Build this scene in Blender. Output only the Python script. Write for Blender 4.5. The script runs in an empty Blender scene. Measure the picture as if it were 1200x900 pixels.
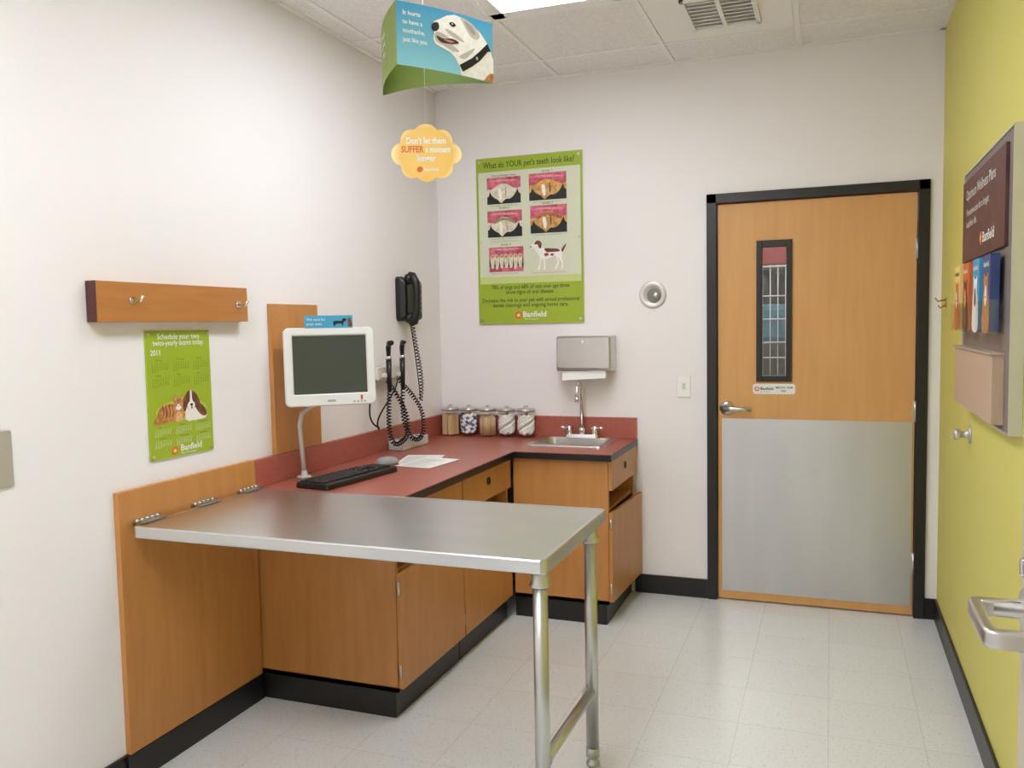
import bpy, bmesh, math, random
from mathutils import Vector, Matrix
random.seed(7)
scn=bpy.context.scene
COL=bpy.context.collection
try:
    scn.view_settings.view_transform='Standard'
    scn.view_settings.exposure=0.0
except Exception: pass
XL,XR,D,H=-2.101,.480,4.425,2.761

# ---------------------------------------------------------------- materials
def lin(c):
    c=c/255.0
    return c/12.92 if c<=.04045 else ((c+.055)/1.055)**2.4
def rgb(t): return (lin(t[0]),lin(t[1]),lin(t[2]),1)
MC={}
def newmat(name):
    m=bpy.data.materials.new(name);m.use_nodes=True
    return m,m.node_tree,m.node_tree.nodes['Principled BSDF']
def M(name,c,rough=.5,metal=0,spec=.5,vary=0,vscale=30,bump=0,bscale=200):
    if name in MC: return MC[name]
    m,nt,b=newmat(name)
    b.inputs['Base Color'].default_value=rgb(c)
    b.inputs['Roughness'].default_value=rough
    b.inputs['Metallic'].default_value=metal
    b.inputs['Specular IOR Level'].default_value=spec
    tc=nt.nodes.new('ShaderNodeTexCoord')
    if vary:
        n=nt.nodes.new('ShaderNodeTexNoise');n.inputs['Scale'].default_value=vscale;n.inputs['Detail'].default_value=5
        r=nt.nodes.new('ShaderNodeValToRGB');r.color_ramp.elements[0].position=.35;r.color_ramp.elements[1].position=.65
        r.color_ramp.elements[0].color=rgb([max(0,x-vary) for x in c]);r.color_ramp.elements[1].color=rgb([min(255,x+vary) for x in c])
        nt.links.new(tc.outputs['Object'],n.inputs['Vector']);nt.links.new(n.outputs['Fac'],r.inputs[0]);nt.links.new(r.outputs[0],b.inputs['Base Color'])
    if bump:
        n=nt.nodes.new('ShaderNodeTexNoise');n.inputs['Scale'].default_value=bscale
        bp=nt.nodes.new('ShaderNodeBump');bp.inputs['Strength'].default_value=bump;bp.inputs['Distance'].default_value=.002
        nt.links.new(tc.outputs['Object'],n.inputs['Vector']);nt.links.new(n.outputs['Fac'],bp.inputs['Height']);nt.links.new(bp.outputs[0],b.inputs['Normal'])
    MC[name]=m;return m
def wood(name,c1,c2,sc,rough=.38):
    if name in MC: return MC[name]
    m,nt,b=newmat(name)
    tc=nt.nodes.new('ShaderNodeTexCoord');mp=nt.nodes.new('ShaderNodeMapping');mp.inputs['Scale'].default_value=sc
    n=nt.nodes.new('ShaderNodeTexNoise');n.inputs['Scale'].default_value=3;n.inputs['Detail'].default_value=8;n.inputs['Distortion'].default_value=.5
    r=nt.nodes.new('ShaderNodeValToRGB');r.color_ramp.elements[0].position=.3;r.color_ramp.elements[1].position=.7
    r.color_ramp.elements[0].color=rgb(c1);r.color_ramp.elements[1].color=rgb(c2)
    nt.links.new(tc.outputs['Object'],mp.inputs[0]);nt.links.new(mp.outputs[0],n.inputs['Vector']);nt.links.new(n.outputs['Fac'],r.inputs[0]);nt.links.new(r.outputs[0],b.inputs['Base Color'])
    b.inputs['Roughness'].default_value=rough
    MC[name]=m;return m
def steel(name,c,rough,sc=(2,2,2),var=.04,metal=1.0,detail=4):
    m,nt,b=newmat(name)
    b.inputs['Metallic'].default_value=metal
    tc=nt.nodes.new('ShaderNodeTexCoord');mp=nt.nodes.new('ShaderNodeMapping');mp.inputs['Scale'].default_value=sc
    n=nt.nodes.new('ShaderNodeTexNoise');n.inputs['Scale'].default_value=4;n.inputs['Detail'].default_value=detail
    r=nt.nodes.new('ShaderNodeValToRGB')
    r.color_ramp.elements[0].position=.2;r.color_ramp.elements[1].position=.8
    k=1-var
    r.color_ramp.elements[0].color=rgb([x*k for x in c]);r.color_ramp.elements[1].color=rgb(c)
    b.inputs['Roughness'].default_value=rough
    nt.links.new(tc.outputs['Object'],mp.inputs[0]);nt.links.new(mp.outputs[0],n.inputs['Vector']);nt.links.new(n.outputs['Fac'],r.inputs[0]);nt.links.new(r.outputs[0],b.inputs['Base Color'])
    return m
WC1,WC2=(188,128,68),(199,140,80)
wood_v=wood('wood_vertical_grain',WC1,WC2,(9,9,1.0))
wood_y=wood('wood_long_grain',(180,118,64),(194,132,74),(9,1.0,9))
wood_door=wood('wood_door',(212,158,96),(219,166,104),(7,7,.7),.42)
st_table=steel('steel_table_top',(222,223,224),.30,(.6,3,1),.03)
st_kick=steel('steel_kick_plate',(212,212,213),.30,(1.6,1,.25),.06,detail=1)
st_tube=steel('steel_tube',(202,202,199),.34,(3,3,3),.03)
st_brush=steel('steel_brushed',(210,208,206),.3,(3,3,3),.04)
chrome=M('chrome',(228,228,228),.12,1)
m_wall=M('paint_white_wall',(243,239,241),.75,bump=.12,bscale=260)
m_wallL=M('paint_white_left_wall',(239,236,241),.75,bump=.12,bscale=260)
m_wallY=M('paint_yellow_green_wall',(218,210,112),.6,bump=.12,bscale=260)
m_base=M('black_vinyl_base',(26,24,24),.4)
m_frame=M('black_painted_steel',(30,28,27),.35)
m_black=M('black_plastic',(20,20,22),.35)
m_blackm=M('black_matt',(16,16,17),.7)
m_white=M('white_plastic',(222,222,222),.4)
m_offw=M('offwhite_plastic',(214,212,204),.45)
m_grey=M('grey_plastic',(150,152,155),.45)
m_red=M('red_laminate',(168,94,80),.30,vary=7,vscale=160)
m_redb=M('red_laminate_splash',(172,94,80),.38,vary=7,vscale=160)
m_paper=M('white_paper',(238,238,236),.8)
m_green=M('print_lime_green',(160,182,46),.5)
m_green2=M('print_deep_green',(84,120,24),.5)
m_cream=M('print_pale_green',(218,222,200),.5)
m_dkt=M('print_dark_text',(50,70,30),.6)
m_wt=M('print_white',(240,240,236),.5)
m_or=M('print_orange',(218,112,52),.5)
m_yel=M('print_yellow',(240,212,126),.5)
m_blu=M('print_sky_blue',(66,156,196),.5)
m_blk=M('print_black',(24,24,26),.5)
m_pink=M('print_gum_pink',(200,92,114),.5,vary=26,vscale=40)
m_pinkl=M('print_gum_light',(226,150,160),.5,vary=14,vscale=60)
m_tooth=M('print_tooth',(222,214,194),.5,vary=18,vscale=50)
m_toothy=M('print_stained_tooth',(204,156,90),.5,vary=26,vscale=50)
m_brn=M('print_brown',(112,68,40),.6,vary=18,vscale=60)
m_tan=M('print_tan',(196,132,76),.6,vary=20,vscale=60)
m_tanl=M('print_tan_light',(226,180,130),.6,vary=12,vscale=60)
m_mar=M('print_maroon',(92,56,52),.5,vary=8,vscale=5)
m_gtxt=M('print_grey_text',(120,124,110),.6)

# ---------------------------------------------------------------- builder
class B:
    def __init__(s): s.bm=bmesh.new();s.mats=[]
    def mi(s,m):
        if m not in s.mats: s.mats.append(m)
        return s.mats.index(m)
    def face(s,vs,m,sm=False):
        try: f=s.bm.faces.new(vs)
        except Exception: return None
        f.material_index=s.mi(m);f.smooth=sm;return f
    def box(s,lo,hi,m,bev=0,T=None,seg=2):
        lo=list(lo);hi=list(hi)
        for i in range(3):
            if lo[i]>hi[i]: lo[i],hi[i]=hi[i],lo[i]
        t=bmesh.new()
        bmesh.ops.create_cube(t,size=1)
        for v in t.verts:
            v.co=Vector([(lo[i]+hi[i])/2+v.co[i]*(hi[i]-lo[i]) for i in range(3)])
        if bev>0:
            bmesh.ops.bevel(t,geom=list(t.edges),offset=bev,segments=seg,affect='EDGES',profile=.5)
        s.merge(t,m,T,False)
    def merge(s,t,m,T=None,sm=False):
        vm={}
        for v in t.verts:
            co=T@v.co if T is not None else v.co
            vm[v]=s.bm.verts.new(co)
        k=s.mi(m)
        for f in t.faces:
            try: g=s.bm.faces.new([vm[v] for v in f.verts])
            except Exception: continue
            g.material_index=k;g.smooth=sm
        t.free()
    def cyl(s,p0,p1,r,m,r2=None,seg=24,caps=True):
        s.tube([p0,p1],[r,r if r2 is None else r2],m,seg,caps)
    def tube(s,pts,r,m,seg=10,caps=True):
        pts=[Vector(p) for p in pts];n=len(pts)
        if not isinstance(r,(list,tuple)): r=[r]*n
        rings=[];prev=None
        for i,p in enumerate(pts):
            d=(pts[min(i+1,n-1)]-pts[max(i-1,0)])
            if d.length<1e-9: d=Vector((0,0,1))
            d.normalize()
            if prev is None:
                a=Vector((0,0,1)) if abs(d.z)<.9 else Vector((1,0,0))
                u=d.cross(a).normalized()
            else:
                u=(prev-d*prev.dot(d))
                u=u.normalized() if u.length>1e-6 else d.orthogonal().normalized()
            prev=u;w=d.cross(u)
            rings.append([s.bm.verts.new(p+(u*math.cos(2*math.pi*k/seg)+w*math.sin(2*math.pi*k/seg))*r[i]) for k in range(seg)])
        for i in range(n-1):
            for k in range(seg):
                s.face([rings[i][k],rings[i][(k+1)%seg],rings[i+1][(k+1)%seg],rings[i+1][k]],m,True)
        if caps:
            s.face(list(reversed(rings[0])),m);s.face(rings[-1],m)
    def lathe(s,prof,c,m,seg=28,T=None,sm=True):
        rings=[]
        for r,z in prof:
            ring=[]
            for k in range(seg):
                a=2*math.pi*k/seg
                co=Vector((c[0]+r*math.cos(a),c[1]+r*math.sin(a),c[2]+z))
                if T is not None: co=T@Vector((r*math.cos(a),r*math.sin(a),z))
                ring.append(s.bm.verts.new(co))
            rings.append(ring)
        for i in range(len(rings)-1):
            for k in range(seg):
                s.face([rings[i][k],rings[i][(k+1)%seg],rings[i+1][(k+1)%seg],rings[i+1][k]],m,sm)
        if prof[0][0]>1e-5: s.face(list(reversed(rings[0])),m)
        if prof[-1][0]>1e-5: s.face(rings[-1],m)
    def loft(s,loops,m,T=None,cap0=True,cap1=True,n=5,sm=False):
        R=[]
        for cx,cy,hx,hy,r,z in loops:
            ring=[]
            for q,(sx,sy) in enumerate([(1,1),(-1,1),(-1,-1),(1,-1)]):
                for k in range(n+1):
                    a=math.pi/2*(q+k/n)
                    co=Vector((cx+sx*(hx-r)+r*math.cos(a),cy+sy*(hy-r)+r*math.sin(a),z))
                    if T is not None: co=T@co
                    ring.append(s.bm.verts.new(co))
            R.append(ring)
        N=len(R[0])
        for i in range(len(R)-1):
            for k in range(N):
                s.face([R[i][k],R[i][(k+1)%N],R[i+1][(k+1)%N],R[i+1][k]],m,sm)
        if cap0: s.face(list(reversed(R[0])),m)
        if cap1: s.face(R[-1],m)
    def sphere(s,c,r,m,sc=(1,1,1),T=None,seg=14,noise=0):
        t=bmesh.new();bmesh.ops.create_uvsphere(t,u_segments=seg,v_segments=max(6,seg//2+1),radius=r)
        for v in t.verts:
            v.co=Vector((v.co.x*sc[0],v.co.y*sc[1],v.co.z*sc[2]))*(1+noise*(random.random()-.5))+Vector(c)
        s.merge(t,m,T,True)
    def mesh(s,name,inv=None):
        me=bpy.data.meshes.new(name)
        if inv is not None: bmesh.ops.transform(s.bm,matrix=inv,verts=s.bm.verts)
        if getattr(s,'recalc',True): bmesh.ops.recalc_face_normals(s.bm,faces=s.bm.faces)
        s.bm.to_mesh(me);s.bm.free()
        for m in s.mats: me.materials.append(m)
        return me
class Art:
    def __init__(s,b,O,U,V):
        s.b=b;b.recalc=False;s.O=Vector(O);s.U=Vector(U).normalized();s.V=Vector(V).normalized();s.N=s.U.cross(s.V)
    def P(s,u,v,l): return s.O+s.U*u+s.V*v+s.N*(.0007*l)
    def poly(s,pts,m,l=1): s.b.face([s.b.bm.verts.new(s.P(u,v,l)) for u,v in pts],m)
    def blob(s,pts,m,l=1,n=5):
        o_=[];N=len(pts)
        for i in range(N):
            p0,p1,p2,p3=[pts[(i+k-1)%N] for k in range(4)]
            for j in range(n):
                t=j/n
                o_.append(tuple(.5*((2*p1[q])+(-p0[q]+p2[q])*t+(2*p0[q]-5*p1[q]+4*p2[q]-p3[q])*t*t+(-p0[q]+3*p1[q]-3*p2[q]+p3[q])*t**3) for q in (0,1)))
        s.poly(o_,m,l)
    def rect(s,u0,v0,u1,v1,m,l=1): s.poly([(u0,v0),(u1,v0),(u1,v1),(u0,v1)],m,l)
    def ell(s,cu,cv,ru,rv,m,l=1,rot=0,n=20):
        c,d=math.cos(rot),math.sin(rot)
        s.poly([(cu+ru*math.cos(a)*c-rv*math.sin(a)*d,cv+ru*math.cos(a)*d+rv*math.sin(a)*c) for a in [2*math.pi*k/n for k in range(n)]],m,l)
    def text(s,str_,u,v,size,m,l=2,align='LEFT',width=None,bold=.0):
        cu=bpy.data.curves.new('t','FONT');cu.body=str_;cu.size=size;cu.resolution_u=2;cu.align_x=align;cu.offset=bold*size
        ob=bpy.data.objects.new('t',cu);COL.objects.link(ob)
        me=bpy.data.meshes.new_from_object(ob)
        sx=1
        if width and len(me.vertices):
            xs=[q.co.x for q in me.vertices];w=max(xs)-min(xs)
            if w>0: sx=width/w
        vs=[s.b.bm.verts.new(s.P(u+q.co.x*sx,v+q.co.y,l)) for q in me.vertices]
        for p in me.polygons: s.b.face([vs[i] for i in p.vertices],m)
        bpy.data.objects.remove(ob);bpy.data.curves.remove(cu);bpy.data.meshes.remove(me)
WM={}
def thing(name,label,cat,loc,rotz=0,group=None):
    e=bpy.data.objects.new(name,None);e.empty_display_size=.05
    e.location=loc;e.rotation_euler=(0,0,rotz);COL.objects.link(e)
    e['label']=label;e['category']=cat
    if group: e['group']=group
    WM[e.name]=Matrix.Translation(Vector(loc))@Matrix.Rotation(rotz,4,'Z')
    return e
def part(parent,name,b,local=False,label=None,kind=None):
    W=WM[parent.name]
    me=b.mesh(name,None if local else W.inverted())
    o=bpy.data.objects.new(name,me);COL.objects.link(o);o.parent=parent;WM[o.name]=W
    if label:o['label']=label
    if kind:o['kind']=kind
    return o
def solo(name,b,label,cat,loc,group=None,kind=None):
    me=b.mesh(name,Matrix.Translation(-Vector(loc)))
    o=bpy.data.objects.new(name,me);o.location=loc;COL.objects.link(o)
    WM[o.name]=Matrix.Translation(Vector(loc))
    o['label']=label;o['category']=cat
    if group:o['group']=group
    if kind:o['kind']=kind
    return o
def struct(name,b,label=None,cat=None):
    me=b.mesh(name);o=bpy.data.objects.new(name,me);COL.objects.link(o);o['kind']='structure';WM[o.name]=Matrix.Identity(4)
    return o

# ---------------------------------------------------------------- camera
ps,th,ph,f,h=.3606,.0695,-.0190,993.6,1.445
F=Vector((-math.sin(ps)*math.cos(th),math.cos(ps)*math.cos(th),-math.sin(th)))
R0=Vector((math.cos(ps),math.sin(ps),0));U0=R0.cross(F)
Rv=R0*math.cos(ph)+U0*math.sin(ph);Uv=-R0*math.sin(ph)+U0*math.cos(ph)
cd=bpy.data.cameras.new('camera');cam=bpy.data.objects.new('camera',cd);COL.objects.link(cam)
cam.matrix_world=Matrix(((Rv.x,Uv.x,-F.x,0),(Rv.y,Uv.y,-F.y,0),(Rv.z,Uv.z,-F.z,h),(0,0,0,1)))
cd.sensor_width=36;cd.lens=f/1200*36;cd.clip_start=.02
scn.camera=cam

# ---------------------------------------------------------------- room
Y0=-1.3
m,nt,bs=newmat('vinyl_tile_floor')
tc=nt.nodes.new('ShaderNodeTexCoord')
br=nt.nodes.new('ShaderNodeTexBrick');br.offset=0;br.squash=1
br.inputs['Scale'].default_value=1;br.inputs['Brick Width'].default_value=.305;br.inputs['Row Height'].default_value=.305
br.inputs['Mortar Size'].default_value=.0011;br.inputs['Mortar Smooth'].default_value=.3;br.inputs['Bias'].default_value=0
br.inputs['Color1'].default_value=rgb((226,227,228));br.inputs['Color2'].default_value=rgb((222,223,224));br.inputs['Mortar'].default_value=rgb((194,194,195))
nt.links.new(tc.outputs['Object'],br.inputs['Vector'])
n=nt.nodes.new('ShaderNodeTexNoise');n.inputs['Scale'].default_value=95;n.inputs['Detail'].default_value=3
r=nt.nodes.new('ShaderNodeValToRGB');r.color_ramp.elements[0].position=.30;r.color_ramp.elements[1].position=.44
r.color_ramp.elements[0].color=(.80,.80,.79,1);r.color_ramp.elements[1].color=(1,1,1,1)
mx=nt.nodes.new('ShaderNodeMixRGB');mx.blend_type='MULTIPLY';mx.inputs[0].default_value=1
nt.links.new(tc.outputs['Object'],n.inputs['Vector']);nt.links.new(n.outputs['Fac'],r.inputs[0])
nt.links.new(br.outputs['Color'],mx.inputs[1]);nt.links.new(r.outputs[0],mx.inputs[2]);nt.links.new(mx.outputs[0],bs.inputs['Base Color'])
bs.inputs['Roughness'].default_value=.25
m_floor=m
m_tile=M('ceiling_tile',(240,238,239),.9,vary=6,vscale=90,bump=.4,bscale=120)
m_tbar=M('ceiling_grid_white',(244,244,244),.5)

b=B();b.box((XL-.1,Y0-.1,-.1),(XR+.1,D+2.6,0),m_floor);struct('floor',b)
b=B();b.box((XL-.1,Y0-.1,0),(XL,D,H),m_wallL);struct('wall_left',b)
b=B();b.box((XR,Y0-.1,0),(XR+.1,D,H),m_wallY);struct('wall_right',b)
b=B();b.box((XL,Y0-.1,0),(XR,Y0,H),m_wall);struct('wall_front',b)
b=B()
b.box((XL-.1,D,0),(-.59,D+.12,H),m_wall);b.box((.42,D,0),(XR+.1,D+.12,H),m_wall);b.box((-.59,D,2.08),(.42,D+.12,H),m_wall)
struct('wall_back',b)
b=B();b.box((XL-.1,Y0-.1,H),(XR+.1,D+.12,H+.1),m_tile);struct('ceiling',b)
b=B()
gx=[-1.98,-1.37,-.76,-.15,.46];gy=[4.115-.61*k for k in range(0,9)]
for x in gx: b.box((x-.012,Y0,H-.006),(x+.012,D,H),m_tbar,.001)
for y in gy: b.box((XL,y-.012,H-.0055),(XR,y+.012,H),m_tbar,.001)
b.box((XL,D-.022,H-.007),(XR,D,H),m_tbar);b.box((XL,Y0,H-.007),(XL+.022,D,H),m_tbar);b.box((XR-.022,Y0,H-.007),(XR,D,H),m_tbar)
struct('trim_1',b)
b=B();b.box((.335,.34,0),(XR,.44,H),m_wallY);struct('wall_entry',b)
def base(name,lo,hi):
    b=B();b.box(lo,hi,m_base,.002);return struct(name,b)
base('baseboard_left',(XL,Y0,0),(XL+.012,2.0,.1))
base('baseboard_back',(-.978,D-.012,0),(-.597,D,.1))
base('baseboard_back.001',(.427,D-.012,0),(XR,D,.1))
base('baseboard_right',(XR-.012,.44,0),(XR,D-.012,.1))
m_hall=M('paint_hall',(205,200,192),.8)
b=B();b.box((-1.6,D+1.9,0),(1.4,D+2.0,H),m_hall);b.box((-1.6,D+.12,0),(-1.5,D+1.9,H),m_hall);b.box((1.3,D+.12,0),(1.4,D+1.9,H),m_hall);b.box((-1.6,D+.12,H),(1.4,D+2,H+.1),m_hall)
struct('wall_hall',b)

# ---------------------------------------------------------------- back door
FY=D-.018
d1=bpy.data.objects.new('door_1',None);d1.location=(-.083,D,0);COL.objects.link(d1);d1['kind']='structure';WM['door_1']=Matrix.Translation((-.083,D,0))
b=B()
b.box((-.595,FY,0),(-.545,D+.13,2.083),m_frame,.003);b.box((.378,FY,0),(.427,D+.13,2.083),m_frame,.003);b.box((-.595,FY,2.035),(.427,D+.13,2.083),m_frame,.003)
part(d1,'door_frame',b,label='black painted steel door frame')
sy0,sy1=D+.005,D+.05
b=B()
wx0,wx1,wz0,wz1=-.340,-.195,1.150,1.825
b.box((-.541,sy0,.008),(wx0,sy1,2.03),wood_door);b.box((wx1,sy0,.008),(.374,sy1,2.03),wood_door)
b.box((wx0,sy0,.008),(wx1,sy1,wz0),wood_door);b.box((wx0,sy0,wz1),(wx1,sy1,2.03),wood_door)
part(d1,'door_slab',b,label='honey maple wood door slab')
b=B()
for lo,hi in [((-.352,sy0-.012,1.137),(-.325,sy1,1.84)),((-.210,sy0-.012,1.137),(-.183,sy1,1.84)),((-.325,sy0-.012,1.137),(-.210,sy1,1.166)),((-.325,sy0-.012,1.808),(-.210,sy1,1.84))]:
    b.box(lo,hi,m_frame,.002)
part(d1,'window_frame',b,label='narrow black vision-panel frame')
def glassmat(name,tint,gl):
    g,gnt,gb=newmat(name)
    gnt.nodes.remove(gb)
    go=gnt.nodes['Material Output'];gt=gnt.nodes.new('ShaderNodeBsdfTransparent');gg=gnt.nodes.new('ShaderNodeBsdfGlossy');gm=gnt.nodes.new('ShaderNodeMixShader')
    gt.inputs[0].default_value=tint;gg.inputs['Roughness'].default_value=.06;gm.inputs[0].default_value=gl
    gnt.links.new(gt.outputs[0],gm.inputs[1]);gnt.links.new(gg.outputs[0],gm.inputs[2]);gnt.links.new(gm.outputs[0],go.inputs[0])
    return g
m_glass=glassmat('clear_glass',(.82,.84,.82,1),.07)
m_jar=glassmat('jar_glass',(.985,.99,.985,1),.06)
b=B();b.box((-.325,sy0+.01,1.166),(-.21,sy0+.016,1.808),m_glass);part(d1,'window_pane',b)
b=B();b.box((-.522,sy0-.003,.05),(.366,sy0,.947),st_kick,.0008)
for i in range(8):
    x=-.51+.864*i/7
    for z in (.062,.935): b.cyl((x,sy0-.005,z),(x,sy0-.002,z),.004,st_brush,seg=10)
for i in range(1,6):
    z=.062+.873*i/6
    for x in (-.51,.354): b.cyl((x,sy0-.005,z),(x,sy0-.002,z),.004,st_brush,seg=10)
part(d1,'kick_plate',b,label='brushed stainless steel kick plate')
b=B();hx,hz=-.497,1.0
b.lathe([(.036,0),(.036,.006),(.030,.012),(.016,.014),(.014,.045),(0,.045)],(0,0,0),st_brush,T=Matrix.Translation((hx,sy0,hz))@Matrix.Rotation(math.pi/2,4,'X'))
b.tube([(hx-.008,sy0-.048,hz),(hx+.03,sy0-.052,hz+.001),(hx+.08,sy0-.05,hz),(hx+.125,sy0-.046,hz-.002)],[.013,.013,.012,.010],st_brush,12)
part(d1,'door_handle',b,label='satin steel lever handle on round rose')
for z in (1.77,1.0,.265):
    b=B();b.cyl((.376,sy0-.006,z-.05),(.376,sy0-.006,z+.05),.007,st_brush,seg=12);b.box((.366,sy0-.002,z-.05),(.386,sy0,z+.05),st_brush)
    part(d1,'hinge',b)
b=B();b.loft([(0,0,.102,.026,.012,0),(0,0,.102,.026,.012,.003)],m_wt,T=Matrix.Translation((-.267,sy0,1.1))@Matrix.Rotation(math.pi/2,4,'X'))
sg=part(d1,'door_sign',b,label='small white sign plate with lettering')
b=B();a=Art(b,(-.369,sy0-.0032,1.074),(1,0,0),(0,0,1))
a.ell(.02,.026,.012,.012,m_or,1);a.ell(.02,.026,.006,.006,m_wt,2)
a.text('Banfield',.036,.021,.020,m_blk,1,width=.062,bold=.02);a.text('Pet Hospital',.036,.010,.009,m_gtxt,1,width=.045)
a.text('MEDICAL TEAM',.110,.029,.013,m_blk,1,width=.080,bold=.02);a.text('ONLY',.136,.012,.013,m_blk,1,width=.026,bold=.02)
part(sg,'lettering',b)

# cage behind the door
cg=thing('animal_cage','steel wire animal cage bank behind the door window','cage',(-.5,D+1.35,0))
m_cage=M('cage_wire',(196,196,194),.35,.3);m_cin=M('cage_interior',(92,86,82),.6)
b=B();b.box((-1.4,D+1.8,0),(.4,D+1.82,1.8),m_cin);b.box((-1.4,D+1.35,0),(-1.38,D+1.82,1.8),m_cin);b.box((.38,D+1.35,0),(.4,D+1.82,1.8),m_cin)
for z in (0,.63,1.26,1.77): b.box((-1.4,D+1.35,z),(.4,D+1.82,z+.03),m_cin)
part(cg,'cage_body',b)
b=B()
for i in range(37):
    x=-1.38+i*.048;b.cyl((x,D+1.34,.05),(x,D+1.34,1.8),.0030,m_cage,seg=6)
for z in [.1,.35,.6,.7,.95,1.2,1.3,1.45,1.6,1.79]: b.cyl((-1.39,D+1.337,z),(.39,D+1.337,z),.005,m_cage,seg=6)
part(cg,'cage_door',b)
b=B();b.box((-1.4,D+1.37,1.802),(.4,D+1.80,2.05),M('red_box',(150,50,50),.6),.01)
solo('storage_box',b,'dark red storage box on top of the cage','box',(-.5,D+1.5,1.802))
b=B();b.box((-.95,D+1.40,1.292),(-.2,D+1.72,1.55),M('teal_fabric',(62,122,142),.8,vary=18,vscale=12),.04)
solo('folded_blanket',b,'folded teal blanket inside the wire cage','blanket',(-.6,D+1.55,1.292))

# ---------------------------------------------------------------- near door
d2=bpy.data.objects.new('door_2',None);d2.location=(.30,.45,0);COL.objects.link(d2);d2['kind']='structure';WM['door_2']=Matrix.Translation((.30,.45,0))
NX=.279
def curve(p0,p1,p2,p3,n=24):
    p0,p1,p2,p3=map(Vector,(p0,p1,p2,p3));o_=[]
    for k in range(n+1):
        t=k/n;o_.append(p0*(1-t)**3+p1*3*t*(1-t)**2+p2*3*t*t*(1-t)+p3*t**3)
    return o_
b=B();b.box((NX,.45,.008),(NX+.045,1.488,2.03),M('door_grey_edge',(186,178,162),.5),.002);part(d2,'door_slab',b)
b=B();b.cyl((NX+.024,.4385,.3),(NX+.024,.4385,.42),.007,st_brush);part(d2,'hinge',b)
b=B();hy,hz=1.415,1.01
b.lathe([(.034,0),(.034,.006),(.027,.012),(.014,.014),(.013,.05),(0,.05)],(0,0,0),st_brush,T=Matrix.Translation((NX,hy,hz))@Matrix.Rotation(-math.pi/2,4,'Y'))
def ribbon(pts,w,t,m):
    pts=[Vector(p) for p in pts];n=len(pts);rings=[]
    for i,p in enumerate(pts):
        d=(pts[min(i+1,n-1)]-pts[max(i-1,0)]).normalized();s_=d.cross(Vector((0,0,1)))
        ring=[]
        for q,(sx,sy) in enumerate([(1,1),(-1,1),(-1,-1),(1,-1)]):
            for k in range(4):
                a_=math.pi/2*(q+k/3);rr=.005
                ring.append(b.bm.verts.new(p+s_*(sx*(w/2-rr)+rr*math.cos(a_))+Vector((0,0,1))*(sy*(t/2-rr)+rr*math.sin(a_))))
        rings.append(ring)
    N=len(rings[0])
    for i in range(n-1):
        for k in range(N): b.face([rings[i][k],rings[i][(k+1)%N],rings[i+1][(k+1)%N],rings[i+1][k]],m,True)
    b.face(rings[0][::-1],m);b.face(rings[-1],m)
ribbon([(NX,hy,hz),(.23,hy,hz)]+curve((.222,hy,hz),(.204,hy,hz),(.204,hy,hz),(.204,hy-.02,hz),6)+[(.204,hy-.09,hz)]+curve((.204,hy-.12,hz),(.204,hy-.143,hz),(.204,hy-.143,hz),(.226,hy-.143,hz),6)+[(NX-.008,hy-.143,hz)],.019,.026,st_brush)
part(d2,'door_handle',b,label='satin steel return lever handle')
b=B();b.cyl((NX,1.43,1.07),(NX-.008,1.43,1.07),.016,chrome);b.box((NX-.013,1.425,1.058),(NX-.008,1.435,1.082),chrome,.002);part(d2,'thumb_turn',b)

# ---------------------------------------------------------------- cabinets
def cabinet(x0,x1,y0,y1,label,hinge_near=True,open_ang=0):
    c=thing('base_cabinet',label,'cabinet',((x0+x1)/2,(y0+y1)/2,0))
    t=.018;zt=.80
    b=B()
    b.box((x0,y0,.1),(x1,y0+t,zt),wood_v);b.box((x0,y1-t,.1),(x1,y1,zt),wood_v)
    b.box((x0,y0,.1),(x1,y1,.118),wood_v);b.box((x0,y0+t,.118),(x0+.01,y1-t,zt),wood_v);b.box((x0+.01,y0+t,.540),(x1-.01,y1-t,.556),wood_v);b.box((x0+.01,y0+t,.645),(x1-.01,y1-t,.66),wood_v)
    part(c,'cabinet_body',b)
    b=B();b.box((x0,y0+.002,0),(x1-.012,y1-.002,.1),m_base,.002);part(c,'toe_kick',b,label='black vinyl toe kick')
    b=B();yc=(y0+y1)/2
    b.box((x1+.001,y0+.004,.652),(x1+.02,y1-.004,.795),wood_v,.0015)
    dr=part(c,'drawer',b)
    b=B();T=Matrix.Translation((x1+.02,yc,.735))@Matrix.Rotation(math.pi/2,4,'Y')
    b.lathe([(.019,0),(.019,.003),(.015,.004),(.0145,.001),(0,.001)],(0,0,0),m_black,T=T);part(dr,'drawer_pull',b,label='round black finger pull')
    b=B()
    hy_=y0+.004 if hinge_near else y1-.004
    T=Matrix.Translation((x1+.001,hy_,0))@Matrix.Rotation(-open_ang if hinge_near else open_ang,4,'Z')
    s=1 if hinge_near else -1
    b.box((0,0,.112),(.019,s*(y1-y0-.008),.545),wood_v,.0015,T)
    do=part(c,'cabinet_door',b)
    for z in (.18,.49):
        b=B();b.cyl((x1+.012,hy_-s*.004,z-.025),(x1+.012,hy_-s*.004,z+.025),.005,st_brush,seg=10);part(do,'hinge',b)
    return c
cabinet(XL+.003,-1.485,2.69,3.262,'honey wood base cabinet beneath the hinged steel table')
cabinet(XL+.003,-1.485,3.266,3.846,'honey wood base cabinet under the red counter corner')
cabinet(-1.462,-.985,3.872,4.42,'honey wood base cabinet under the sink',open_ang=.05)
b=B();z0,z1=.801,.830
def slab(x0,y0,x1,y1): b.box((x0,y0,z0),(x1,y1,z1),m_red)
xr,yf=-1.447,3.842
slab(XL+.002,2.69,xr,D-.002)
sx0,sx1,syy0,syy1=-1.445,-1.065,4.055,4.365
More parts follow.
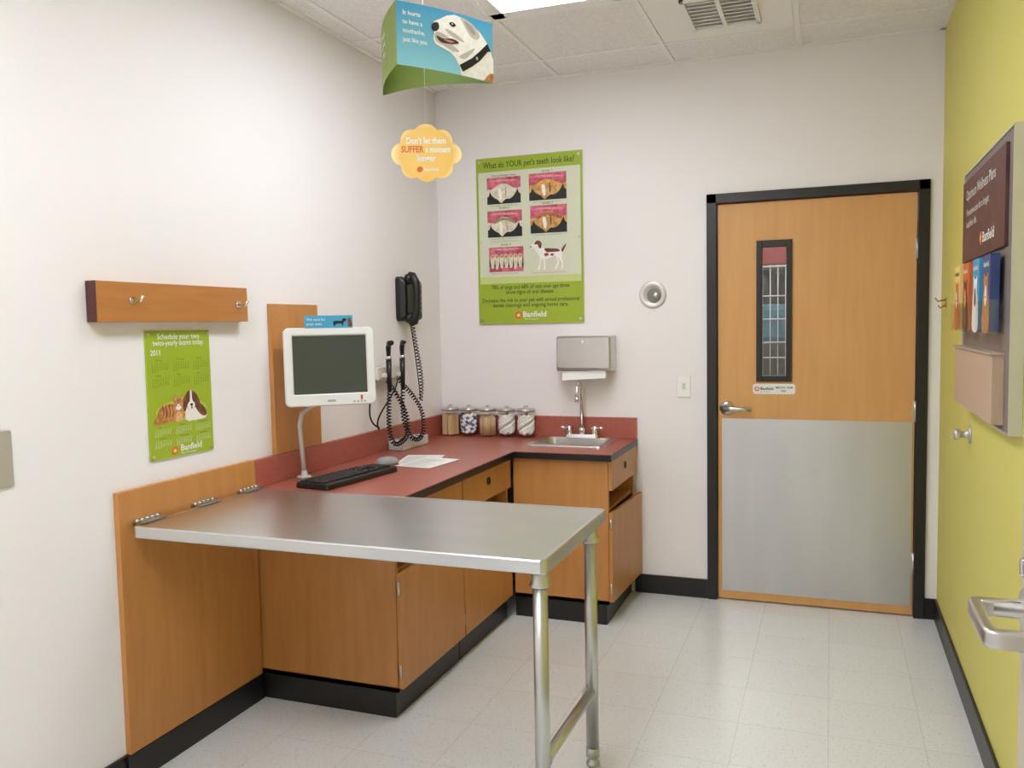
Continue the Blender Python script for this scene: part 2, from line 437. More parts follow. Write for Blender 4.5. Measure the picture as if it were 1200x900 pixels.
slab(xr,yf,-.962,syy0);slab(xr,syy1,-.962,D-.002);slab(sx1,syy0,-.962,syy1)
wt=thing('countertop','red laminate L-shaped worktop with black edge and splash','worktop',(-1.8,3.6,.8))
part(wt,'worktop_surface',b)
b=B();e=.003
b.box((xr,2.69,z0-.004),(xr+e,yf-e,z1-.003),m_black);b.box((xr,yf-e,z0-.004),(-.962+e,yf,z1-.003),m_black);b.box((-.962,yf,z0-.004),(-.962+e,D-.002,z1-.003),m_black)
part(wt,'edge_band',b,label='black edge band')
b=B();b.box((XL+.001,2.684,.830),(XL+.022,D-.022,.942),m_redb,.002);b.box((XL+.001,D-.022,.830),(-.962,D-.001,.942),m_redb,.002)
part(wt,'backsplash',b,label='low red laminate backsplash')

# sink
sk=thing('sink','small stainless drop-in hand sink in red counter','sink',(-1.255,4.21,.83))
b=B();cx,cy=-1.255,4.21
b.loft([(cx,cy,.205,.170,.03,.8305),(cx,cy,.203,.168,.03,.836),(cx,cy,.178,.135,.035,.837),(cx,cy,.172,.130,.035,.830),(cx,cy,.160,.118,.04,.72),(cx,cy,.14,.1,.04,.70)],st_brush,cap0=False,sm=False)
part(sk,'basin',b)
b=B();b.lathe([(.03,0),(.03,.003),(.02,.002),(0,.001)],(cx,cy,.701),chrome);part(sk,'drain',b)
fc=thing('faucet','chrome gooseneck faucet with two lever handles behind sink','faucet',(-1.245,4.352,.837))
b=B();fx,fy=-1.245,4.352
b.loft([(fx,fy,.095,.024,.02,.8375),(fx,fy,.09,.02,.018,.856)],chrome);
part(fc,'faucet_base',b)
b=B()
b.lathe([(.018,0),(.018,.03),(.012,.04)],(fx,fy,.852),chrome)
pts=[(fx,fy,.87),(fx,fy,1.085)]+[(fx,fy-.045+.045*math.cos(a),1.085+.045*math.sin(a)) for a in [math.pi*k/8 for k in range(1,9)]]+[(fx,fy-.09,1.055)]
b.tube(pts,.0095,chrome,12);b.cyl((fx,fy-.09,1.06),(fx,fy-.09,1.035),.0115,chrome)
part(fc,'spout',b)
for s in (-1,1):
    b=B();b.lathe([(.017,0),(.017,.022),(.013,.03),(.013,.045),(0,.048)],(fx+s*.07,fy,.852),chrome)
    b.tube([(fx+s*.07,fy,.885),(fx+s*.10,fy-.012,.892),(fx+s*.115,fy-.02,.892)],[.008,.007,.006],chrome,8)
    b.tube([(fx+s*.07-.018,fy-.012,.888),(fx+s*.07+.018,fy+.012,.888)],.006,chrome,8)
    part(fc,'faucet_handle',b)

# ---------------------------------------------------------------- wood wall panels
b=B();b.box((XL+.001,2.012,.1),(XL+.021,2.683,.944),wood_v,.001)
solo('wall_panel',b,'honey wood mounting panel behind the hinged table','panel',(XL,2.35,.1))
b=B();b.box((XL,2.0,0),(XL+.024,2.688,.1),m_base,.002);struct('trim_2',b)
b=B();b.box((XL+.001,2.825,.944),(XL+.02,3.15,1.547),wood_v,.001)
solo('wall_panel',b,'tall wood backing board behind the monitor','panel',(XL,2.99,.944))
rl=thing('wall_rail','horizontal wood leash rail with two metal hooks','rail',(XL,2.3,1.477))
b=B();b.box((XL+.001,1.951,1.477),(XL+.04,2.655,1.602),wood_y,.001);part(rl,'rail_board',b)
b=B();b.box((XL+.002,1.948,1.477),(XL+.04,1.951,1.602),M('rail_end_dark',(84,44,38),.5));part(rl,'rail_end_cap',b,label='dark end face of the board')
for y,z in ((2.09,1.545),(2.60,1.54)):
    b=B();b.cyl((XL+.04,y,z),(XL+.046,y,z),.013,chrome,seg=14);b.tube([(XL+.045,y,z),(XL+.075,y,z-.004),(XL+.085,y,z+.012)],[.004,.004,.005],chrome,8)
    part(rl,'hook',b)

# calendar
cal=thing('wall_calendar','lime green wall calendar with cat and puppy photo','calendar',(XL,2.32,1.015))
cy0,cy1,cz0,cz1=2.172,2.476,1.017,1.448
b=B();b.box((XL+.0005,cy0,cz0),(XL+.006,cy1,cz1),m_green,.0005);part(cal,'calendar_board',b)
W_,H_=cy1-cy0,cz1-cz0
b=B();a=Art(b,(XL+.006,cy0,cz0),(0,1,0),(0,0,1))
m_ll=M('print_light_lime',(182,198,84),.5)
a.ell(W_*.5,H_*.365,W_*.40,H_*.085,m_ll,.6)
c=lambda x,y:(W_*x,H_*y)
a.blob([c(.14,.30),c(.12,.35),c(.17,.40),c(.28,.425),c(.40,.41),c(.52,.36),c(.54,.31),c(.48,.285),c(.30,.28)],m_tan,1.5)
a.blob([c(.10,.33),c(.06,.30),c(.08,.275),c(.22,.275),c(.22,.29),c(.12,.30)],m_tan,1.7)
for x in (.19,.24,.29,.34): a.blob([c(x,.41),c(x+.015,.36),c(x,.32),c(x+.012,.32),c(x+.03,.36),c(x+.015,.415)],m_brn,2)
a.blob([c(.36,.38),c(.36,.43),c(.38,.49),c(.42,.465),c(.47,.465),c(.51,.49),c(.53,.43),c(.52,.385),c(.44,.36)],m_tan,2.5)
a.blob([c(.39,.475),c(.385,.45),c(.41,.455)],m_pinkl,3);a.blob([c(.505,.475),c(.485,.455),c(.505,.45)],m_pinkl,3)
a.blob([c(.40,.385),c(.42,.405),c(.44,.42),c(.465,.405),c(.49,.385),c(.44,.366)],m_wt,3)
for x in (.41,.475): a.ell(W_*x,H_*.422,W_*.014,H_*.008,m_yel,3);a.ell(W_*x,H_*.422,W_*.006,H_*.0075,m_blk,3.5)
a.poly([c(.43,.403),c(.455,.403),c(.4425,.393)],m_pink,3.5)
for x in (.425,.443,.46): a.blob([c(x,.45),c(x+.004,.435),c(x+.008,.45),c(x+.004,.462)],m_brn,3)
a.blob([c(.40,.285),c(.40,.33),c(.44,.36),c(.49,.33),c(.50,.285),c(.45,.275)],m_tanl,2.2)
a.blob([c(.56,.28),c(.55,.33),c(.57,.40),c(.66,.42),c(.80,.40),c(.88,.35),c(.90,.30),c(.86,.275),c(.70,.27)],m_wt,1.8)
a.blob([c(.70,.41),c(.80,.40),c(.88,.35),c(.895,.30),c(.82,.30),c(.74,.35)],m_brn,2)
a.blob([c(.56,.41),c(.55,.46),c(.60,.51),c(.68,.51),c(.74,.47),c(.74,.41),c(.70,.37),c(.64,.355),c(.59,.375)],m_brn,2.5)
a.blob([c(.635,.51),c(.625,.44),c(.585,.40),c(.60,.37),c(.65,.355),c(.70,.375),c(.705,.405),c(.665,.44),c(.66,.51)],m_wt,3)
a.blob([c(.56,.48),c(.52,.44),c(.515,.37),c(.545,.35),c(.575,.39),c(.585,.45)],m_brn,3.2);a.blob([c(.735,.48),c(.78,.43),c(.79,.37),c(.755,.345),c(.725,.39),c(.715,.45)],m_brn,3.2)
a.blob([c(.625,.402),c(.65,.41),c(.675,.402),c(.65,.385)],m_blk,3.6)
for x in (.605,.69): a.ell(W_*x,H_*.43,W_*.014,H_*.010,m_blk,3.6)
a.blob([c(.635,.378),c(.65,.385),c(.67,.378),c(.65,.362)],m_pink,3.6)
for x in (.59,.68): a.blob([c(x,.27),c(x-.01,.31),c(x+.03,.34),c(x+.06,.31),c(x+.06,.272)],m_wt,2.6)
part(cal,'pet_photo',b,label='printed picture of orange cat and brown puppy')
b=B();a=Art(b,(XL+.006,cy0,cz0),(0,1,0),(0,0,1))
a.text('Schedule your two',W_*.5,H_*.935,.026,m_wt,1,'CENTER',W_*.66,.01);a.text('twice-yearly exams today.',W_*.5,H_*.885,.026,m_wt,1,'CENTER',W_*.80,.01)
a.text('2011',W_*.06,H_*.81,.026,m_wt,1,width=W_*.14,bold=.02)
mon=['January','February','March','April','May','June','July','August','September','October','November','December']
k=0
for r in range(4):
    for c_ in range(3):
        vt=[.765,.645,.245,.155][r]
        u0=W_*(.07+.32*c_);a.text(mon[k],u0+W_*.06,H_*vt,.010,m_green2,1);k+=1
        for q in range(5):
            row='  '.join('%2d'%min(31,(1+q*7+z_)) for z_ in range(7) if 1+q*7+z_<=31)
            a.text(row,u0,H_*vt-.009-.0068*q if r<2 else H_*vt-.007-.0052*q,.0055 if r<2 else .0048,m_dkt if r<2 else m_wt,1,width=W_*.24*(1 if q<4 else .4))
part(cal,'calendar_lettering',b)
b=B();a=Art(b,(XL+.006,cy0,cz0),(0,1,0),(0,0,1))
a.ell(W_*.36,H_*.05,W_*.055,H_*.032,m_or,1,.5);a.ell(W_*.36,H_*.05,W_*.025,H_*.014,m_yel,2);a.text('Banfield',W_*.45,H_*.04,.03,m_wt,1,width=W_*.34,bold=.02);a.text('Pet Hospital',W_*.46,H_*.014,.011,m_wt,1,width=W_*.24)
part(cal,'printed_logo',b)
for u,v in ((.012,.012),(W_-.012,.012),(.012,H_-.012),(W_-.012,H_-.012)):
    b=B();b.cyl((XL+.006,cy0+u,cz0+v),(XL+.010,cy0+u,cz0+v),.005,st_brush,seg=12);part(cal,'mounting_screw',b)

# left switch plate
b=B();b.loft([(0,0,.058,.079,.006,0),(0,0,.055,.076,.006,.006)],M('switch_plate_grey',(188,182,174),.35,.3),T=Matrix.Translation((XL+.0005,1.616,1.108))@Matrix(((0,0,1,0),(1,0,0,0),(0,1,0,0),(0,0,0,1))))
sp=thing('light_switch','grey metal light switch plate on white wall','switch',(XL,1.616,1.03));part(sp,'switch_plate',b)
b=B();b.box((XL+.006,1.605,1.095),(XL+.014,1.615,1.12),m_offw,.002);part(sp,'switch_toggle',b)

# ---------------------------------------------------------------- steel table
tb=thing('exam_table','stainless steel fold-down exam table hinged to wood panel','table',(-1.37,2.36,0))
tx0,tx1,ty0,ty1=-2.058,-.686,2.033,2.682
cx,cy,hx,hy=(tx0+tx1)/2,(ty0+ty1)/2,(tx1-tx0)/2,(ty1-ty0)/2
b=B();b.loft([(cx,cy,hx-.018,hy-.018,.010,.800),(cx,cy,hx-.002,hy-.002,.020,.800),(cx,cy,hx,hy,.022,.803),(cx,cy,hx,hy,.022,.833),(cx,cy,hx-.003,hy-.003,.020,.837),(cx,cy,hx-.012,hy-.012,.018,.8375),(cx,cy,hx-.018,hy-.018,.014,.836)],st_table,n=4)
part(tb,'table_top',b,label='brushed stainless table top with rolled edge')
legs=[(-.728,2.115),(-.722,2.600)]
for x,y in legs:
    b=B();b.cyl((x,y,.045),(x,y,.79),.0205,st_tube);b.lathe([(.03,0),(.03,.004),(.024,.012),(.024,.05),(.0205,.052)],(x,y,.745),st_tube)
    lg=part(tb,'leg',b)
    b=B();b.lathe([(.018,0),(.022,.004),(.022,.012),(.014,.022),(.014,.03),(.0225,.032),(.0225,.06),(.0205,.062)],(x,y,0),st_tube);part(lg,'foot',b,label='adjustable steel bullet foot')
b=B();b.cyl((legs[0][0],legs[0][1],.25),(legs[1][0],legs[1][1],.25),.0165,st_tube)
for y in (legs[0][1]+.018,legs[1][1]-.018): b.cyl((legs[0][0],y-.006,.25),(legs[0][0],y+.006,.25),.020,st_tube)
part(tb,'crossbar',b)
b=B();b.box((-.76,2.08,.785),(-.70,2.64,.800),st_tube,.002);b.box((-1.9,2.33,.780),(-.80,2.39,.800),st_tube,.003);part(tb,'support_channel',b)
for y in (2.12,2.385,2.63):
    b=B()
    for q in range(5): b.cyl((XL+.030,y-.055+.022*q,.843),(XL+.030,y-.055+.022*q+.0205,.843),.0065,st_brush,seg=14)
    b.box((XL+.021,y-.055,.81),(XL+.023,y+.055,.848),st_brush);b.box((XL+.031,y-.055,.8385),(XL+.062,y+.055,.8405),st_brush)
    part(tb,'hinge',b)

# ---------------------------------------------------------------- monitor
mo=thing('monitor','white flat panel monitor on a curved stand','monitor',(-1.885,2.93,.83),math.radians(39))
zc=.462
b=B();RX=Matrix.Rotation(math.pi/2,4,'X')
T=Matrix.Translation((0,0,zc))@Matrix.Rotation(math.radians(-4),4,'X')@RX
b.loft([(0,0,.140,.120,.03,-.075),(0,0,.165,.146,.03,-.045),(0,0,.179,.157,.022,-.018),(0,0,.179,.157,.022,.008),(0,0,.175,.153,.02,.013),(0,.008,.150,.121,.004,.013),(0,.008,.145,.116,.003,.007)],m_white,T=T,cap1=False)
hs=part(mo,'monitor_housing',b,local=True,label='white plastic housing and bezel')
b=B();b.loft([(0,.008,.1455,.1165,.003,.006),(0,.008,.1455,.1165,.003,.0072)],M('screen_glass',(58,64,60),.3,spec=.6),T=T);part(mo,'screen',b,local=True,label='dark switched-off screen')
b=B();b.loft([(0,-.137,.016,.004,.001,.0125),(0,-.137,.016,.004,.001,.0135)],m_grey,T=T);part(mo,'maker_badge',b,local=True)
b=B();b.loft([(.120,-.128,.004,.01,.001,.0125),(.120,-.128,.004,.01,.001,.0135)],M('print_red',(200,60,50),.5),T=T);part(mo,'sticker',b,local=True)
for i in range(4):
    b=B();b.loft([(.09+.014*i,-.143,.004,.003,.001,.0125),(.09+.014*i,-.143,.004,.003,.001,.015)],m_grey,T=T)
    part(mo,'control_button',b,local=True)
b=B()
W=WM[mo.name];Wi=W.inverted()
P0=Wi@Vector((-2.042,2.955,.8305))
def wl(*p): return Wi@Vector(p)
m_arm=M('arm_grey',(205,205,205),.35)
b.tube([wl(-2.042,2.955,.835),wl(-2.045,2.945,.98),wl(-2.04,2.93,1.05),wl(-2.02,2.92,1.10),wl(-1.98,2.925,1.13),wl(-1.93,2.95,1.15),(0,.055,zc-.13)],.0095,m_arm,12)
b.lathe([(.03,0),(.03,.006),(.014,.012),(.012,.03)],tuple(P0),m_arm)
b.box((-.05,.045,zc-.16),(.05,.085,zc+.05),m_offw,.008)
part(mo,'monitor_stand',b,local=True,label='thin grey curved stand arm')
cdv=thing('sign_card','small blue printed card propped on top of the monitor','card',(-1.885,2.93,.83+zc+.155),math.radians(39))
b=B();b.box((-.095,-.002,.0),(.095,.0,.05),m_blu,.0004);part(cdv,'card',b,local=True)
b=B();a=Art(b,(-.095,-.0022,0),(1,0,0),(0,0,1))
a.text('We care for',.008,.03,.014,m_wt,1,width=.075);a.text('your pets',.008,.012,.014,m_wt,1,width=.06)
part(cdv,'card_lettering',b,local=True)
b=B();a=Art(b,(-.095,-.0022,0),(1,0,0),(0,0,1))
a.blob([(.112,.018),(.118,.028),(.145,.028),(.150,.036),(.160,.038),(.166,.030),(.155,.022),(.150,.006),(.145,.016),(.124,.015),(.118,.006)],m_blk,1)
a.blob([(.172,.006),(.170,.024),(.172,.038),(.182,.040),(.184,.028),(.188,.016),(.186,.006)],m_brn,1)
part(cdv,'pet_picture',b,local=True)

# keyboard, mouse, paper
kb=thing('keyboard','black computer keyboard on red counter','keyboard',(-1.835,2.965,.83),math.radians(90-7))
b=B()
b.loft([(0,0,.228,.080,.012,.001),(0,0,.230,.082,.012,.006),(0,0,.228,.080,.012,.02),(0,0,.224,.076,.01,.023)],m_black);part(kb,'keyboard_base',b,local=True)
b=B();m_key=M('key_black',(34,34,37),.5)
for r in range(6):
    y=.058-.0195*r-(.004 if r else 0)
    for c_ in range(15):
        if r==5 and 4<=c_<=8:
            if c_==4: b.box((-.215+.019*4,y-.0075,.022),(-.215+.019*8+.016,y+.0075,.029),m_key,.0015,seg=1)
            continue
        x=-.215+.019*c_
        b.box((x,y-.0075,.022),(x+.016,y+.0075,.029),m_key,.0015,seg=1)
    for c_ in range(3):
        if r==4 and c_!=1 or r==3: continue
        b.box((.08+.019*c_,y-.0075,.022),(.096+.019*c_,y+.0075,.029),m_key,.0015,seg=1)
    for c_ in range(4):
        if r: b.box((.143+.019*c_,y-.0075,.022),(.159+.019*c_,y+.0075,.029),m_key,.0015,seg=1)
part(kb,'keys',b,local=True,kind='stuff')
ms=thing('computer_mouse','grey and black computer mouse beside the keyboard','mouse',(-1.86,3.33,.83),math.radians(60))
b=B();b.loft([(0,0,.050,.028,.026,.0005),(0,0,.054,.032,.030,.008),(0,0,.050,.029,.028,.022),(-.004,0,.036,.02,.019,.033),(-.006,0,.015,.008,.007,.037)],m_grey,sm=True);part(ms,'mouse_body',b,local=True)
b=B();b.cyl((.022,-.004,.028),(.022,.004,.028),.008,m_black,seg=12);part(ms,'scroll_wheel',b,local=True)
for i,(x,y,r) in enumerate(((-1.78,3.50,.25),(-1.70,3.42,-.12))):
    pp=thing('paper_sheet','white printed sheet lying on red counter','paper',(x,y,.8305+.0012*i),r)
    b=B();b.box((-.09,-.13,0),(.09,.13,.0008),m_paper);part(pp,'sheet',b,local=True)
    b=B();a=Art(b,(-.09,-.13,.0008),(1,0,0),(0,1,0))
    for q in range(16): a.rect(.015,.02+.013*q,.09+.07*random.random(),.023+.013*q,m_gtxt,.4)
    part(pp,'printed_lines',b,local=True)

# ---------------------------------------------------------------- otoscope set
ot=thing('otoscope_set','wall-mounted otoscope handles with black coiled cords','otoscope',(XL,3.72,1.1))
b=B();b.box((XL+.001,3.615,1.185),(XL+.045,3.845,1.25),m_offw,.008)
part(ot,'power_unit',b,label='off-white wall transformer')
def helix(path,r,turns,m,b,rr=.003,n=9):
    path=[Vector(p) for p in path]
    L=[0]
    for i in range(1,len(path)): L.append(L[-1]+(path[i]-path[i-1]).length)
    tot=L[-1];N=int(turns*n);pts=[]
    for k in range(N+1):
        s=tot*k/N;i=1
        while i<len(L)-1 and L[i]<s: i+=1
        t=(s-L[i-1])/max(1e-9,(L[i]-L[i-1]));p=path[i-1].lerp(path[i],t);d=(path[i]-path[i-1]).normalized()
        u=d.cross(Vector((.3,1,.1))).normalized();w=d.cross(u);a_=2*math.pi*turns*k/N
        pts.append(p+(u*math.cos(a_)+w*math.sin(a_))*r)
    b.tube(pts,rr,m,5)
for i,y in enumerate((3.66,3.80)):
    x=XL+.08
    b=B();b.cyl((x,y,1.13),(x,y,1.29),.011,m_black,r2=.014);b.cyl((x,y,1.29),(x,y,1.305),.015,chrome)
    b.tube([(x,y,1.305),(x,y,1.345),(x+.012,y-.01,1.375)],[.010,.013,.011],m_black,12);b.cyl((x+.006,y-.006,1.365),(x+.036,y-.032,1.37),.013,m_black,r2=.006 if i else .012)
    b.box((XL+.045,y-.016,1.20),(x-.005,y+.016,1.222),m_offw,.003)
    part(ot,'instrument_handle',b,label='black handle with silver collar and head')
b=B()
helix(curve((XL+.08,3.66,1.13),(XL+.10,3.58,.88),(XL+.12,3.60,.84),(XL+.13,3.73,.90)),.010,24,m_blackm,b,.0032)
helix(curve((XL+.13,3.73,.90),(XL+.13,3.80,1.0),(XL+.07,3.76,1.1),(XL+.04,3.70,1.19)),.010,20,m_blackm,b,.0032)
part(ot,'coiled_cord',b)
b=B();helix(curve((XL+.08,3.80,1.13),(XL+.11,3.68,.85),(XL+.16,3.86,.83),(XL+.14,3.90,.93)),.010,24,m_blackm,b,.0032)
helix(curve((XL+.14,3.90,.93),(XL+.12,3.96,1.05),(XL+.06,3.90,1.1),(XL+.04,3.82,1.19)),.010,20,m_blackm,b,.0032)
part(ot,'coiled_cord',b)
b=B();b.tube(curve((XL+.03,3.62,1.19),(XL+.05,3.50,1.08),(XL+.06,3.46,1.0),(XL+.05,3.60,.96)),.004,m_blackm,8)
part(ot,'power_cord',b)
b=B();b.tube(curve((XL+.03,3.84,1.19),(XL+.16,3.60,1.12),(XL+.06,3.50,1.02),(XL+.05,3.60,.95)),.004,m_blackm,8)
part(ot,'power_cord',b)
bx=thing('specula_dispenser','white countertop box with holes holding instrument tips','dispenser',(-2.025,3.86,.83))
b=B();b.box((-2.07,3.72,.8305),(-1.985,4.0,.880),m_white,.005);part(bx,'dispenser_body',b)
for r in range(2):
    for c_ in range(6):
        b=B();b.cyl((-2.045+.035*r,3.75+.044*c_,.8795),(-2.045+.035*r,3.75+.044*c_,.8815),.011,m_blackm if (r+c_)%2 else m_grey,seg=12);part(bx,'hole',b)

# ---------------------------------------------------------------- telephone
ph_=thing('wall_telephone','black wall telephone with handset and coiled cord','telephone',(XL,3.98,1.46))
b=B();b.loft([(0,0,.105,.115,.02,0),(0,0,.105,.115,.02,.025),(0,-.005,.095,.10,.02,.05),(0,-.01,.08,.085,.02,.056)],m_black,T=Matrix.Translation((XL+.001,4.0,1.59))@Matrix(((0,0,1,0),(1,0,0,0),(0,1,0,0),(0,0,0,1))));part(ph_,'phone_base',b)
b=B()
for r in range(4):
    for c_ in range(3): b.box((XL+.056,4.0+.026*c_,1.60-.026*r),(XL+.061,4.018+.026*c_,1.617-.026*r),m_grey,.002,seg=1)
part(ph_,'keypad',b,label='grey push buttons')
b=B();hx0=XL+.075;yy=3.93
b.tube([(hx0-.012,yy,1.71),(hx0+.005,yy,1.705),(hx0+.028,yy,1.67),(hx0+.034,yy,1.60),(hx0+.028,yy,1.52),(hx0+.008,yy,1.475),(hx0-.012,yy,1.47)],[.02,.025,.021,.017,.021,.027,.022],m_black,14)
b.cyl((hx0-.025,yy,1.69),(hx0+.005,yy,1.69),.028,m_black);b.cyl((hx0-.025,yy,1.492),(hx0+.005,yy,1.492),.028,m_black)
part(ph_,'handset',b)
b=B();helix(curve((hx0,yy,1.47),(hx0+.02,yy-.01,1.3),(hx0+.03,yy+.06,1.2),(hx0+.01,yy+.05,1.06)),.0105,24,m_black,b,.0028,10)
b.tube(curve((hx0+.01,yy+.05,1.06),(hx0-.01,yy+.09,1.08),(hx0-.03,yy+.10,1.25),(hx0-.04,yy+.05,1.49)),.0028,m_black,6)
part(ph_,'coiled_cord',b)

# ---------------------------------------------------------------- jars
m_ball=M('cotton',(245,245,243),.95);m_stick=wood('tongue_stick',(222,186,142),(234,204,162),(40,40,4));m_blueball=M('blue_pack',(80,110,180),.6)
def jar(i,x,y):
    j=thing('storage_jar',['glass jar with steel lid holding tongue depressors','glass jar with steel lid holding blue and white packets','glass jar with steel lid holding wooden applicator sticks','glass jar with steel lid holding cotton balls','glass jar with steel lid holding cotton squares'][i],'jar',(x,y,.8305),0,'glass jars along the backsplash')
    b=B();b.lathe([(.048,0),(.051,.004),(.051,.128),(.047,.136),(.047,.141)],(0,0,0),m_jar);b.recalc=True;part(j,'jar_body',b,local=True,label='clear glass body')
    b=B();b.lathe([(.048,.140),(.052,.141),(.052,.154),(.048,.158),(.012,.160),(.008,.162),(.012,.168),(.011,.173),(0,.175)],(0,0,0),st_brush);part(j,'lid',b,local=True,label='brushed steel lid with knob')
    b=B()
    if i in (0,2):
        for k in range(90 if i==0 else 120):
            a_=random.random()*6.28;rr=.043*math.sqrt(random.random());px,py=x+rr*math.cos(a_),y+rr*math.sin(a_)
            if i==0: b.box((px-.005,py-.001,.838),(px+.005,py+.001,.945+random.random()*.012),m_stick,0,Matrix.Translation((px,py,0))@Matrix.Rotation(random.random()*3,4,'Z')@Matrix.Translation((-px,-py,0)))
            else:
                b.cyl((px,py,.838),(px,py,.93+random.random()*.02),.0030,m_stick,seg=6)
        nm='tongue_depressors' if i==0 else 'applicator_sticks';lb='pale wooden sticks standing in a glass jar'
    else:
        for k in range(96):
            a_=k*2.4;rr=(.034 if k%4 else .012);zz=.854+.098*k/96
            b.sphere((x+rr*math.cos(a_),y+rr*math.sin(a_),zz),.0145,m_blueball if (i==1 and k%3==0) else m_ball,(1,1,.85),noise=.12,seg=10)
        nm='cotton_balls';lb='white cotton balls filling a glass jar' if i!=1 else 'blue and white packets filling a glass jar'
    solo(nm,b,lb,'medical supplies',(x,y,.838),kind='stuff')
for i in range(5): jar(i,-2.012+.1135*i,4.338)

# ---------------------------------------------------------------- back wall items
dp=thing('paper_towel_dispenser','brushed steel folded paper towel dispenser above the sink','dispenser',(-1.225,D,1.2))
b=B();T=Matrix.Translation((-1.222,D-.001,0))@Matrix(((1,0,0,0),(0,0,-1,0),(0,1,0,0),(0,0,0,1)))
b.loft([(0,1.287,.150,.093,.004,0),(0,1.287,.150,.093,.004,.095),(0,1.289,.148,.090,.012,.112),(0,1.292,.140,.080,.016,.12)],st_brush,T=T);part(dp,'dispenser_case',b)
b=B();b.cyl((-1.222,D-.118,1.35),(-1.222,D-.124,1.35),.008,chrome,seg=12);part(dp,'lock',b)
b=B();T=Matrix.Translation((-1.222,D-.06,1.194))
b.box((-.125,-.055,-.004),(.125,.045,0),m_paper,.001,T)
for s in (-1,1):
    b.box((-.118,-.001,-.045),(.118,.001,0),m_paper,0,T@Matrix.Translation((0,-.03+s*.016,0))@Matrix.Rotation(s*.35,4,'X')@Matrix.Rotation(s*.06,4,'Y'))
part(dp,'paper_towel',b,label='white folded paper hanging out')
rf=thing('wall_doorstop','round concave steel wall bumper','door stop',(-.873,D,1.588))
T=Matrix.Translation((-.873,D-.0005,1.588))@Matrix.Rotation(math.pi/2,4,'X')
b=B();b.lathe([(.071,0),(.071,.004),(.066,.009),(.044,.006),(.042,.003),(0,.003)],(0,0,0),M('pale_nickel',(214,212,208),.4,.4),T=T,seg=36);part(rf,'dish',b)
b=B();b.lathe([(.038,0),(.038,.003),(.032,.004),(0,.004)],(0,0,0),M('recess_grey',(128,126,122),.5),T=T@Matrix.Translation((.008,-.004,.003)));part(rf,'recess',b,label='grey recessed opening')
b=B();b.lathe([(.016,0),(.016,.010),(.012,.014),(0,.015)],(0,0,0),st_brush,T=T@Matrix.Translation((.018,-.004,.006)));part(rf,'bumper_knob',b)
sw=thing('light_switch','white rocker switch plate on the back wall','switch',(-.714,D,1.047))
TB=Matrix.Translation((-.714,D-.0005,1.111))@Matrix.Rotation(math.pi/2,4,'X')
b=B();b.loft([(0,0,.036,.060,.005,0),(0,0,.033,.057,.005,.005)],M('switch_white',(244,244,242),.35),T=TB);part(sw,'switch_plate',b)
b=B();b.box((-.722,D-.011,1.095),(-.706,D-.005,1.127),m_offw,.002);part(sw,'switch_toggle',b)

# dental poster
px0,px1,pz0,pz1=-1.854,-1.243,1.4516,2.3654
po=thing('dental_poster','green and white dental poster with teeth photographs','poster',((px0+px1)/2,D,pz0))
b=B();b.box((px0,D-.010,pz0),(px1,D-.001,pz1),m_cream,.001);part(po,'poster_board',b)
W_,H_=px1-px0,pz1-pz0
def pu(x): return (x-561)/124.0*W_
def pv(y): return (380-y)/196.5*H_
b=B();a=Art(b,(px0,D-.010,pz0),(1,0,0),(0,0,1))
a.rect(0,pv(200),W_,H_,m_green,1);a.rect(0,0,W_,pv(332),m_green,1)
a.rect(0,0,.012,H_,m_green,1.2);a.rect(W_-.012,0,W_,H_,m_green,1.2)
m_pale2=M('print_soft_lime',(200,212,136),.5);a.rect(.012,pv(332),W_-.012,pv(324),m_pale2,1)
part(po,'printed_bands',b)
m_glare=M('print_highlight',(250,246,236),.4)
